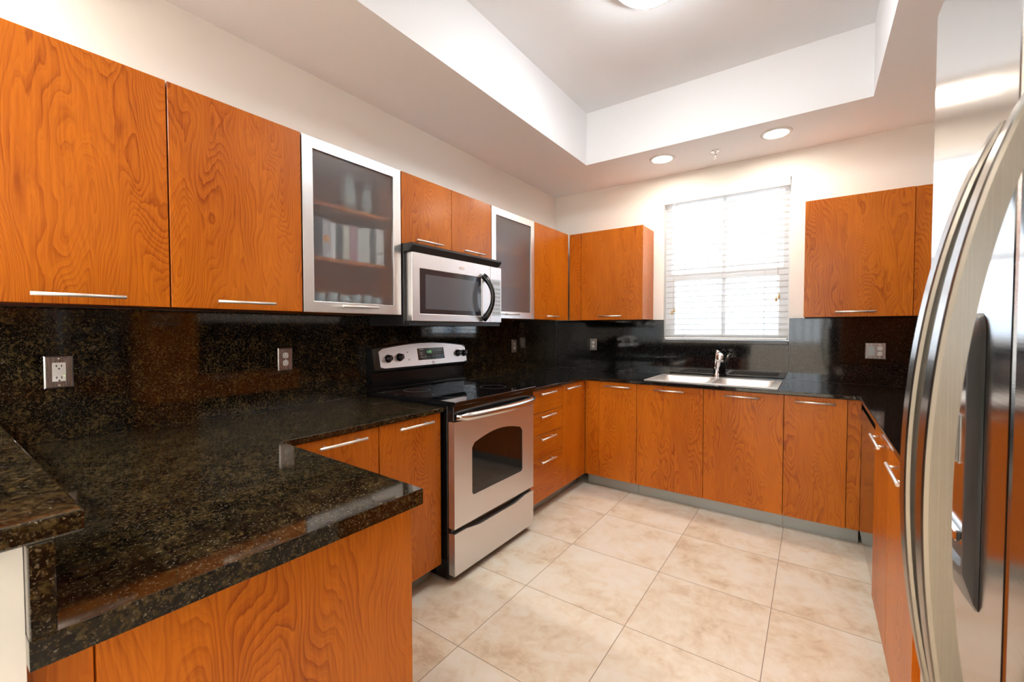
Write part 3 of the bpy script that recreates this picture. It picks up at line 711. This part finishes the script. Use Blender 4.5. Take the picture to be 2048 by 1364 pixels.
# handle: thick bowed bar
mb = MB(); pts = []; rs = []
for k in range(29):
    a = k / 28; yy = -2.372 + 0.738 * a; s_ = math.sin(PI * a) ** 0.5 if 0 < a < 1 else 0
    pts.append((0.755 + 0.050 * s_ , yy, 0.868 - 0.004 * s_)); rs.append((0.0225, 0.0225) if 1 < k < 27 else (0.017, 0.015))
mb.sweep(pts, rs, 16); build('handle', mb, M['bar_steel'], od, 'thick bowed steel bar')
# storage drawer with a dipped upper edge
pl = [(RY0 + 0.004, 0.043), (RY1 - 0.004, 0.043), (RY1 - 0.004, 0.262)]
for k in range(21):
    f = k / 20; yy = RY1 - 0.10 - (RY1 - RY0 - 0.20) * f; pl.append((yy, 0.262 - 0.017 * min(1, math.sin(PI * f) * 1.8)))
pl.append((RY0 + 0.004, 0.262))
mb = MB(); mb.prism(pl, 0, 0.712, RXF); build('drawer', mb, M['steel'], rg)
mb = MB(); mb.box(0.7055, 0.7118, RY0 + 0.006, RY1 - 0.006, 0.02, 0.262); build('drawer_core', mb, M['black'], rg)
# backguard
BGY0, BGY1 = -2.375, -1.545
mb = MB()
secs = []
def bg_top(f): return 1.205 + 0.030 * math.sin(PI * f)
for k in range(25):
    f = k / 24; yy = BGY0 + (BGY1 - BGY0 - 0.0) * f
    if yy > RY1 + 0.02: pass
    zt_ = bg_top(f)
    secs.append([(0.022, yy, 0.93), (0.092, yy, 0.93), (0.094, yy, 0.958), (0.078, yy, 0.966), (0.076, yy, 1.05), (0.105, yy, 1.066), (0.108, yy, 1.076), (0.082, yy, zt_ - 0.006), (0.072, yy, zt_), (0.022, yy, zt_)])
mb.loop_strip(secs); bmesh.ops.recalc_face_normals(mb.bm, faces=mb.bm.faces)
bgd = build('backguard', mb, M['black'], rg)
# stainless fascia on the slanted face
A0, A1 = Vector((0.109, 0, 1.079)), Vector((0.083, 0, 1.0))
def fas(yy, z):   # point on slanted plane at height z
    return (0.1095 - (z - 1.078) * (0.026 / 0.125), yy, z)
mb = MB(); n = 24; lo = []; hi = []
FY0, FY1 = -2.333, -1.522
FY1 = BGY1 - 0.008
secs = []
for k in range(n + 1):
    f = k / n; yy = FY0 + (FY1 - FY0) * f; zt_ = 1.193 + 0.030 * math.sin(PI * f)
    e = min(1.0, min(f, 1 - f) / 0.02); zt_ -= 0.012 * (1 - e); zb_ = 1.078 + 0.008 * (1 - e)
    a, b = Vector(fas(yy, zb_)), Vector(fas(yy, zt_)); o_ = Vector((0.0035, 0, 0.0008))
    secs.append([a, b, b + o_, a + o_])
mb.loop_strip(secs); bmesh.ops.recalc_face_normals(mb.bm, faces=mb.bm.faces)
fa = build('control_fascia', mb, M['steel'], bgd)
for yy, zz in ((-2.270, 1.135), (-2.180, 1.139), (-1.640, 1.142), (-1.575, 1.139)):
    p = Vector(fas(yy, zz)) + Vector((0.0036, 0, 0.001)); nn = Vector((0.98, 0, 0.2)).normalized()
    mb = MB(); mb.tube(p, p + nn * 0.006, 0.026, 0.0245, n=28).tube(p + nn * 0.006, p + nn * 0.026, 0.0205, 0.018, n=28)
    mb.tube(p + nn * 0.026, p + nn * 0.030, 0.018, 0.012, n=28)
    kb = build('knob', mb, M['black'], fa)
    q = p + nn * 0.028; up = Vector((0, 0.35, 0.93)).normalized()
    mb = MB(); mb.tube(q - up * 0.017, q + up * 0.017, 0.0048, n=10); build('knob_grip', mb, M['grey_plastic'], kb)
def fpatch(y0, y1, z0, z1, off, th=0.001):
    mb = MB(); o1 = Vector((off, 0, off * 0.2)); o2 = Vector((off + th, 0, (off + th) * 0.2))
    a, b, c, d_ = [Vector(fas(*q)) for q in ((y0, z0), (y1, z0), (y1, z1), (y0, z1))]
    mb.loop_strip([[a + o1, b + o1, c + o1, d_ + o1], [a + o2, b + o2, c + o2, d_ + o2]]); bmesh.ops.recalc_face_normals(mb.bm, faces=mb.bm.faces); return mb
build('display_bezel', fpatch(-2.035, -1.775, 1.107, 1.193, 0.0037), M['satin'], fa)
dp = build('display', fpatch(-2.028, -1.782, 1.111, 1.189, 0.0048), M['black_glass'], fa)
def text_mb(s, size, mat4):
    cu = bpy.data.curves.new('t', 'FONT'); cu.body = s; cu.size = size; cu.extrude = 0.0002; cu.align_x = 'CENTER'; cu.align_y = 'CENTER'
    ob = bpy.data.objects.new('t', cu); COL.objects.link(ob); bpy.context.view_layer.update()
    me = bpy.data.meshes.new_from_object(ob.evaluated_get(bpy.context.evaluated_depsgraph_get()))
    bpy.data.objects.remove(ob); bpy.data.curves.remove(cu)
    mb = MB(); mb.bm.from_mesh(me); bpy.data.meshes.remove(me); mb.move(mat4); return mb
sl = math.atan2(0.026, 0.125)
def fmat(yy, zz, off):
    p = Vector(fas(yy, zz)) + Vector((off, 0, off * 0.2)); ey = Vector((0, 1, 0)); ez = Vector((-math.sin(sl), 0, math.cos(sl))); ex = ey.cross(ez)
    mm = Matrix((ey, ez, ex)).transposed().to_4x4(); mm.translation = p; return mm
build('clock_digits', text_mb('1:08', 0.026, fmat(-1.925, 1.162, 0.0062)), M['green'], dp)
specs = [(-2.01, -1.975, 1.180), (-2.01, -1.985, 1.160), (-2.008, -1.985, 1.148), (-2.005, -1.985, 1.130), (-1.965, -1.955, 1.130), (-1.93, -1.918, 1.132), (-1.90, -1.888, 1.133), (-1.865, -1.853, 1.134), (-1.835, -1.822, 1.135), (-1.83, -1.795, 1.182), (-1.83, -1.812, 1.168), (-1.808, -1.795, 1.168)]
for a, b, z in specs: build('lettering', fpatch(a, b, z - 0.002, z + 0.002, 0.0060, 0.0003), M['ltgrey'], dp)
mb = text_mb('GE', 0.010, fmat(-1.895, 1.091, 0.0042))
for k in range(30):
    a = 2 * PI * k / 30; b = 2 * PI * (k + 1) / 30; r = 0.0095
    P_ = lambda q: fmat(-1.895 + r * math.cos(q), 1.091 + r * math.sin(q), 0.0042).translation
    mb.tube(P_(a), P_(b), 0.0006, n=6)
build('emblem', mb, M['print'], fa)
for yy, zz in ((-2.112, 1.168), (-2.106, 1.119)):
    p = fmat(yy, zz, 0.0037).translation; mb = MB(); mb.tube(p, p + Vector((0.0012, 0, 0)), 0.004, n=12); build('indicator_lamp', mb, M['dark'], fa)

# ------------------------------------------------------------------ dishwasher
dw = thing('dishwasher', 'stainless dishwasher under the right counter beside the corner', 'dishwasher', (2.8, -1.11, 0))
mb = MB(); mb.box(2.512, 3.10, -1.453, -0.6946, 0.02, 0.888, 0.002); build('body', mb, M['black_matte'], dw)
mb = MB(); mb.box(2.482, 2.5115, -1.452, -0.6946, 0.105, 0.758, 0.003); build('door', mb, M['steel_fridge'], dw)
mb = MB(); mb.prism([(2.5115, 0.762), (2.476, 0.762), (2.470, 0.770), (2.484, 0.838), (2.5115, 0.838)], 1, -1.452, -0.6946, 0.001); build('control_panel', mb, M['steel_fridge'], dw)
mb = MB(); mb.box(2.535, 2.56, -1.452, -0.6946, 0.0, 0.018 + 0.08); build('toe_kick', mb, M['black_matte'], dw)

# ------------------------------------------------------------------ refrigerator
FX, FYF, FYG, FYN, FT = 2.408, -2.915, -3.317, -3.86, 1.872
fr = thing('refrigerator', 'stainless side by side refrigerator with bowed handles at the right edge', 'refrigerator', (2.8, -3.4, 0))
mb = MB(); mb.box(FX + 0.072, 3.10, FYN + 0.004, FYF - 0.004, 0.03, FT - 0.015, 0.004)
for xx in (FX + 0.15, 3.0):
    for yy in (FYN + 0.1, FYF - 0.1): mb.tube((xx, yy, 0), (xx, yy, 0.032), 0.02)
build('cabinet', mb, M['grey_plastic'], fr)
mb = MB(); mb.box(FX + 0.05, FX + 0.0715, FYN + 0.02, FYF - 0.02, 0.03, 0.095); build('base_grille', mb, M['black_matte'], fr)
def f_door(y0, y1, lab):
    mb = MB(); mb.box(FX, FX + 0.070, y0, y1, 0.10, FT, 0.006, 3); return build('door', mb, M['steel_fridge'], fr, lab)
fd = f_door(FYG + 0.002, FYF, 'freezer door with dispenser'); nd_ = f_door(FYN, FYG - 0.002, 'fresh food door')
def f_handle(door, yc, zc):
    mb = MB(); secs = []; H = 0.405
    for k in range(41):
        a = -1 + 2 * k / 40; z = zc + H * a
        xo = FX - 0.073 * max(0.0, 1 - abs(a) ** 2.0) ** 0.80 - 0.004
        if abs(a) > 0.985: xo = FX - 0.006
        w, dpt = 0.020, 0.022
        xi = min(FX - 0.0005, xo + dpt); c = 0.005
        if xi - xo < 2.4 * c: c = (xi - xo) / 2.6
        secs.append([(xo + c, yc - w, z), (xi, yc - w, z), (xi, yc + w, z), (xo + c, yc + w, z), (xo + c * .3, yc + w - c * .3, z), (xo, yc + w - c, z), (xo, yc - w + c, z), (xo + c * .3, yc - w + c * .3, z)])
    mb.loop_strip(secs); bmesh.ops.recalc_face_normals(mb.bm, faces=mb.bm.faces)
    for f in mb.bm.faces: f.smooth = False
    return build('handle', mb, M['handle_steel'], door, 'wide bowed steel handle')
f_handle(fd, -3.265, 1.140); f_handle(nd_, -3.366, 1.145)
# water and ice dispenser on the freezer door: raised bezel with a pointed foot
DY0, DY1 = -3.232, -2.985; yc = (DY0 + DY1) / 2
def d_ring(i, x):
    y0, y1, zt_, zs, r = DY0 + i, DY1 - i, 1.338 - i, 0.972 + i * 1.5, 0.022; zt2 = 0.960 + i * 1.5; P = []
    for k in range(7): a = PI / 2 * k / 6; P.append((x, y1 - r + r * math.cos(a), zt_ - r + r * math.sin(a)))
    for k in range(7): a = PI / 2 + PI / 2 * k / 6; P.append((x, y0 + r + r * math.cos(a), zt_ - r + r * math.sin(a)))
    zs = max(zs, zt2 + 0.006)
    P.append((x, y0, zs))
    for q in (0.3, 0.6, 0.85): P.append((x, y0 + (yc - y0) * (1 - math.cos(PI / 2 * q)), zs - (zs - zt2) * math.sin(PI / 2 * q)))
    P.append((x, yc, zt2))
    for q in (0.85, 0.6, 0.3): P.append((x, y1 - (y1 - yc) * (1 - math.cos(PI / 2 * q)), zs - (zs - zt2) * math.sin(PI / 2 * q)))
    P.append((x, y1, zs)); return P
mb = MB(); mb.loop_strip([d_ring(0, FX - 0.0004), d_ring(0.004, FX - 0.004), d_ring(0.022, FX - 0.0105), d_ring(0.028, FX - 0.0105), d_ring(0.032, FX - 0.004)])
bmesh.ops.recalc_face_normals(mb.bm, faces=mb.bm.faces)
ds = build('dispenser', mb, M['grey_plastic'], fd, 'dark grey water dispenser')
mb = MB(); mb.box(FX - 0.0048, FX - 0.0042, DY0 + 0.05, DY1 - 0.05, 1.03, 1.285); build('cavity', mb, M['steel_fridge'], ds)
mb = MB(); mb.box(FX - 0.012, FX - 0.005, yc - 0.03, yc + 0.03, 1.13, 1.2, 0.003); build('paddle', mb, M['chrome'], ds)
mb = MB(); mb.box(FX - 0.0125, FX - 0.005, DY0 + 0.052, DY1 - 0.052, 1.0355, 1.05, 0.002); build('drip_tray', mb, M['chrome'], ds)

# ------------------------------------------------------------------ sink and faucet
sk = thing('sink', 'stainless double bowl drop in sink under the window', 'sink', (1.6, -0.38, CZ))
RZ = CZ + 0.005; bx = [(1.205, 1.590), (1.630, 2.000)]; by = (-0.600, -0.205)
mb = MB(); mb.cells([1.154, bx[0][0], bx[0][1], bx[1][0], bx[1][1], 2.052], [-0.645, by[0], by[1], -0.118],
                    lambda x, y: not (by[0] < y < by[1] and (bx[0][0] < x < bx[0][1] or bx[1][0] < x < bx[1][1])), CZ + 0.0003, RZ, bev=0.002)
build('rim', mb, M['sink'], sk)
for (x0, x1) in bx:
    mb = MB(); bm = mb.bm; y0, y1 = by; d_ = 0.17; i = 0.035
    def ring(x0, x1, y0, y1, z, r, n=6):
        P = []
        for cx, cy, a0 in ((x1 - r, y1 - r, 0), (x0 + r, y1 - r, PI / 2), (x0 + r, y0 + r, PI), (x1 - r, y0 + r, 1.5 * PI)):
            for k in range(n + 1): a = a0 + PI / 2 * k / n; P.append((cx + r * math.cos(a), cy + r * math.sin(a), z))
        return P
    secs = [ring(x0 - 0.004, x1 + 0.004, y0 - 0.004, y1 + 0.004, RZ + 0.0004, 0.05), ring(x0, x1, y0, y1, RZ - 0.004, 0.05), ring(x0 + 0.006, x1 - 0.006, y0 + 0.006, y1 - 0.006, RZ - d_ + 0.03, 0.06), ring(x0 + i, x1 - i, y0 + i, y1 - i, RZ - d_, 0.05)]
    outs = [[(p[0] + (0.0015 if p[0] > (x0 + x1) / 2 else -0.0015), p[1] + (0.0015 if p[1] > (y0 + y1) / 2 else -0.0015), p[2] - 0.0015) for p in s_] for s_ in secs]
    allr = [[bm.verts.new(p) for p in s_] for s_ in secs + outs[::-1]]
    for A, B in zip(allr, allr[1:]):
        if A is allr[3]: continue
        for k in range(len(A)): bm.faces.new((A[k], A[(k + 1) % len(A)], B[(k + 1) % len(A)], B[k])).smooth = True
    bm.faces.new(allr[3]); bm.faces.new(allr[4])
    A, B = allr[0], allr[-1]
    for k in range(len(A)): bm.faces.new((A[k], A[(k + 1) % len(A)], B[(k + 1) % len(A)], B[k]))
    bmesh.ops.recalc_face_normals(bm, faces=bm.faces)
    bo = build('bowl', mb, M['sink'], sk)
    mb = MB(); c = ((x0 + x1) / 2, (y0 + y1) / 2, RZ - d_ + 0.0005); mb.lathe([(0.042, 0), (0.042, 0.003), (0.034, 0.003), (0.030, 0.0006), (0.0, 0.0006)][:-1], c); build('drain', mb, M['chrome'], bo)
fc = thing('faucet', 'chrome pull out kitchen faucet behind the sink', 'faucet', (1.60, -0.160, RZ))
fx, fy = 1.597, -0.160
mb = MB(); mb.lathe([(0.030, 0.0006), (0.030, 0.006), (0.025, 0.012), (0.023, 0.085), (0.025, 0.092), (0.022, 0.104), (0.014, 0.112)], (fx, fy, RZ)); build('body', mb, M['chrome'], fc)
mb = MB(); mb.sweep([(fx + 0.004, fy - 0.004, RZ + 0.055), (fx + 0.02, fy - 0.055, RZ + 0.115), (fx + 0.035, fy - 0.11, RZ + 0.165), (fx + 0.042, fy - 0.135, RZ + 0.182)], [0.018, 0.0185, 0.0175, 0.018], 20)
sp = build('spout', mb, M['chrome'], fc)
mb = MB(); mb.sweep([(fx + 0.034, fy - 0.118, RZ + 0.186), (fx + 0.043, fy - 0.138, RZ + 0.192), (fx + 0.048, fy - 0.160, RZ + 0.182), (fx + 0.052, fy - 0.176, RZ + 0.160), (fx + 0.053, fy - 0.182, RZ + 0.145)], [0.012, 0.022, 0.027, 0.026, 0.024], 20)
build('spray_head', mb, M['chrome'], sp)
mb = MB(); mb.sweep([(fx - 0.004, fy, RZ + 0.100), (fx - 0.006, fy, RZ + 0.16), (fx - 0.005, fy, RZ + 0.195), (fx + 0.004, fy - 0.004, RZ + 0.212), (fx + 0.022, fy - 0.01, RZ + 0.205)], [0.014, 0.012, 0.013, 0.014, 0.008], 16)
build('lever', mb, M['chrome'], fc)

# ------------------------------------------------------------------ outlets
def duplex(mb_face, mb_slot, P, c):
    """two receptacle faces; P(u, v, w) maps plate coordinates to world"""
    for dv in (0.0195, -0.0195):
        poly = []
        for k in range(24):
            a = 2 * PI * k / 24; u = max(-0.0135, min(0.0135, 0.0172 * math.cos(a))); poly.append((u, 0.0145 * math.sin(a) + dv))
        mb_face.loop_strip([[P(c + u, v, 0.004) for u, v in poly], [P(c + u, v, 0.0062) for u, v in poly]])
        for u, w_, h_ in ((-0.0063, 0.0011, 0.0045), (0.0063, 0.0011, 0.0035)):
            mb_slot.loop_strip([[P(c + u - w_, dv + 0.004 - h_, z), P(c + u + w_, dv + 0.004 - h_, z), P(c + u + w_, dv + 0.004 + h_, z), P(c + u - w_, dv + 0.004 + h_, z)] for z in (0.0058, 0.0065)])
        mb_slot.loop_strip([[P(c + 0.0024 * math.cos(2 * PI * k / 10), dv - 0.0075 + 0.0024 * math.sin(2 * PI * k / 10), z) for k in range(10)] for z in (0.0058, 0.0065)])
def plate(mb, P, w, h):
    b = 0.004
    mb.loop_strip([[P(-w, -h, 0), P(w, -h, 0), P(w, h, 0), P(-w, h, 0)], [P(-w, -h, 0.0012), P(w, -h, 0.0012), P(w, h, 0.0012), P(-w, h, 0.0012)], [P(-w + b, -h + b, 0.0045), P(w - b, -h + b, 0.0045), P(w - b, h - b, 0.0045), P(-w + b, h - b, 0.0045)]])
def fixn(mb): bmesh.ops.recalc_face_normals(mb.bm, faces=mb.bm.faces); return mb
def outlet(label, c, face, kind):
    c = Vector(c)
    if face == 'x': P = lambda u, v, w: (c.x + w, c.y + u, c.z + v)
    else: P = lambda u, v, w: (c.x + u, c.y - w, c.z + v)
    t = thing('wall_outlet', label, 'outlet', tuple(c), 'outlets on the granite backsplash')
    w = 0.0575 if kind == 'double' else 0.0372; h = 0.0585
    mb = MB(); plate(mb, P, w, h); pl_ = build('cover_plate', fixn(mb), M['plate_steel'], t)
    fm, sm = MB(), MB()
    if kind == 'gfci':
        fm.loop_strip([[P(a * 0.0168, b * 0.0335, z) for a, b in ((-1, -1), (1, -1), (1, 1), (-1, 1))] for z in (0.004, 0.007)])
        for dv in (0.021, -0.021):
            for u in (-0.0063, 0.0063):
                sm.loop_strip([[P(u - 0.0012, dv - 0.003, z), P(u + 0.0012, dv - 0.003, z), P(u + 0.0012, dv + 0.005, z), P(u - 0.0012, dv + 0.005, z)] for z in (0.0066, 0.0073)])
            sm.loop_strip([[P(-0.0095, dv + 0.0002, z), P(-0.0063, dv + 0.0002, z), P(-0.0063, dv + 0.0022, z), P(-0.0095, dv + 0.0022, z)] for z in (0.0066, 0.0073)])
            sm.loop_strip([[P(0.0026 * math.cos(2 * PI * k / 10), dv - 0.0095 + 0.0026 * math.sin(2 * PI * k / 10), z) for k in range(10)] for z in (0.0066, 0.0073)])
        bt = MB()
        for v0 in (0.0012, -0.0072): bt.loop_strip([[P(-0.008, v0, z), P(0.008, v0, z), P(0.008, v0 + 0.006, z), P(-0.008, v0 + 0.006, z)] for z in (0.0069, 0.0082)])
        f = build('receptacle', fixn(fm), M['trimwhite'], t, 'white receptacle'); build('slots', fixn(sm), M['dark'], f)
        build('test_button', fixn(bt), M['trimwhite'], f)
        lm = MB(); lm.loop_strip([[P(0.0125 + 0.0016 * math.cos(2 * PI * k / 10), -0.0145 + 0.0016 * math.sin(2 * PI * k / 10), z) for k in range(10)] for z in (0.0069, 0.0076)]); build('indicator_light', fixn(lm), M['led'], f)
    else:
        u0 = 0.0230 if kind == 'double' else 0.0
        duplex(fm, sm, P, u0); f = build('receptacle', fixn(fm), M['trimwhite'], t, 'white receptacle'); build('slots', fixn(sm), M['dark'], f)
        if kind == 'double':
            bm_ = MB(); bm_.loop_strip([[P(-0.023 + a * 0.0172, b * 0.0335, z) for a, b in ((-1, -1), (1, -1), (1, 1), (-1, 1))] for z in (0.004, 0.0062)]); build('blank_insert', fixn(bm_), M['ltgrey'], t, 'pale grey blank cover')
    sc_ = MB()
    for v in ((0.048, -0.048) if kind != 'duplex' else (0.0,)):
        for u in ((0.023, -0.023) if kind == 'double' else (0.0,)):
            sc_.loop_strip([[P(u + 0.003 * math.cos(2 * PI * k / 12), v + 0.003 * math.sin(2 * PI * k / 12), z) for k in range(12)] for z in (0.0042, 0.0054)])
    build('screw', fixn(sc_), M['satin'], pl_)
outlet('steel plate outlet with white square face nearest the raised bar', (0.0202, -3.664, 1.166), 'x', 'gfci')
outlet('steel plate duplex outlet on the left wall between bar and range', (0.0202, -2.857, 1.1645), 'x', 'duplex')
outlet('steel plate duplex outlet on the left wall right of the range', (0.0202, -0.80, 1.1635), 'x', 'duplex')
outlet('steel plate duplex outlet on the back wall in the left corner', (0.4435, -0.0202, 1.164), 'y', 'duplex')
outlet('double width steel outlet plate on the back wall right of the window', (2.6, -0.0202, 1.1595), 'y', 'double')

# ------------------------------------------------------------------ ceiling fixtures
def downlight(label, x, y, mat):
    t = thing('recessed_light', label, 'ceiling light', (x, y, ZL), 'recessed ceiling lights')
    mb = MB(); mb.lathe([(0.074, -0.0005), (0.098, -0.0005), (0.096, -0.006), (0.078, -0.009), (0.074, -0.006)], (x, y, ZL), n=40, closed=True); build('trim_ring', mb, M['trimwhite'], t)
    mb = MB(); mb.lathe([(0.0735, -0.0005), (0.0735, -0.004), (0.05, -0.0055)], (x, y, ZL), n=40); build('lens', mb, mat, t)
downlight('recessed light in the soffit left of the sprinkler head', 1.217, -0.42, M['lens'])
downlight('recessed light in the soffit right of the sprinkler head', 2.003, -0.42, M['lens'])
downlight('recessed light in the soffit above the raised bar', 0.33, -4.02, M['lens'])
for x, y in ((0.7, -5.0), (-1.5, -5.2), (-3.5, -5.2), (0.9, -7.2), (2.4, -7.2), (-1.5, -7.2)):  # unseen lamps, added behind the camera to fill the kitchen with light
    downlight('added recessed fill light in the unseen living area ceiling', x, y, M['lens_fill'])
sp_ = thing('fire_sprinkler', 'small ceiling sprinkler head between the two recessed lights', 'sprinkler', (1.595, -0.33, ZL))
mb = MB(); mb.lathe([(0.034, -0.0005), (0.032, -0.006), (0.014, -0.009), (0.012, -0.003)], (1.595, -0.33, ZL), n=28); build('escutcheon', mb, M['chrome'], sp_)
mb = MB(); mb.tube((1.595, -0.33, ZL - 0.003), (1.595, -0.33, ZL - 0.03), 0.008).tube((1.587, -0.33, ZL - 0.02), (1.591, -0.33, ZL - 0.055), 0.0022, n=8).tube((1.603, -0.33, ZL - 0.02), (1.599, -0.33, ZL - 0.055), 0.0022, n=8)
build('frame', mb, M['chrome'], sp_)
mb = MB(); mb.lathe([(0.014, -0.058), (0.014, -0.0555), (0.004, -0.054)], (1.595, -0.33, ZL), n=16); build('deflector', mb, M['chrome'], sp_)
dl = thing('dome_light', 'round flush dome light in the raised ceiling tray', 'ceiling light', (1.54, -1.78, ZH))
mb = MB(); mb.lathe([(0.185, -0.0005), (0.19, -0.01), (0.19, -0.048), (0.178, -0.055), (0.173, -0.048), (0.173, -0.0005)], (1.54, -1.78, ZH), n=64, closed=True); build('rim', mb, M['alu'], dl)
mb = MB(); mb.lathe([(0.172, -0.045), (0.165, -0.065), (0.145, -0.085), (0.105, -0.101), (0.06, -0.109), (0.012, -0.111)], (1.54, -1.78, ZH), n=64); build('diffuser', mb, M['dome'], dl)
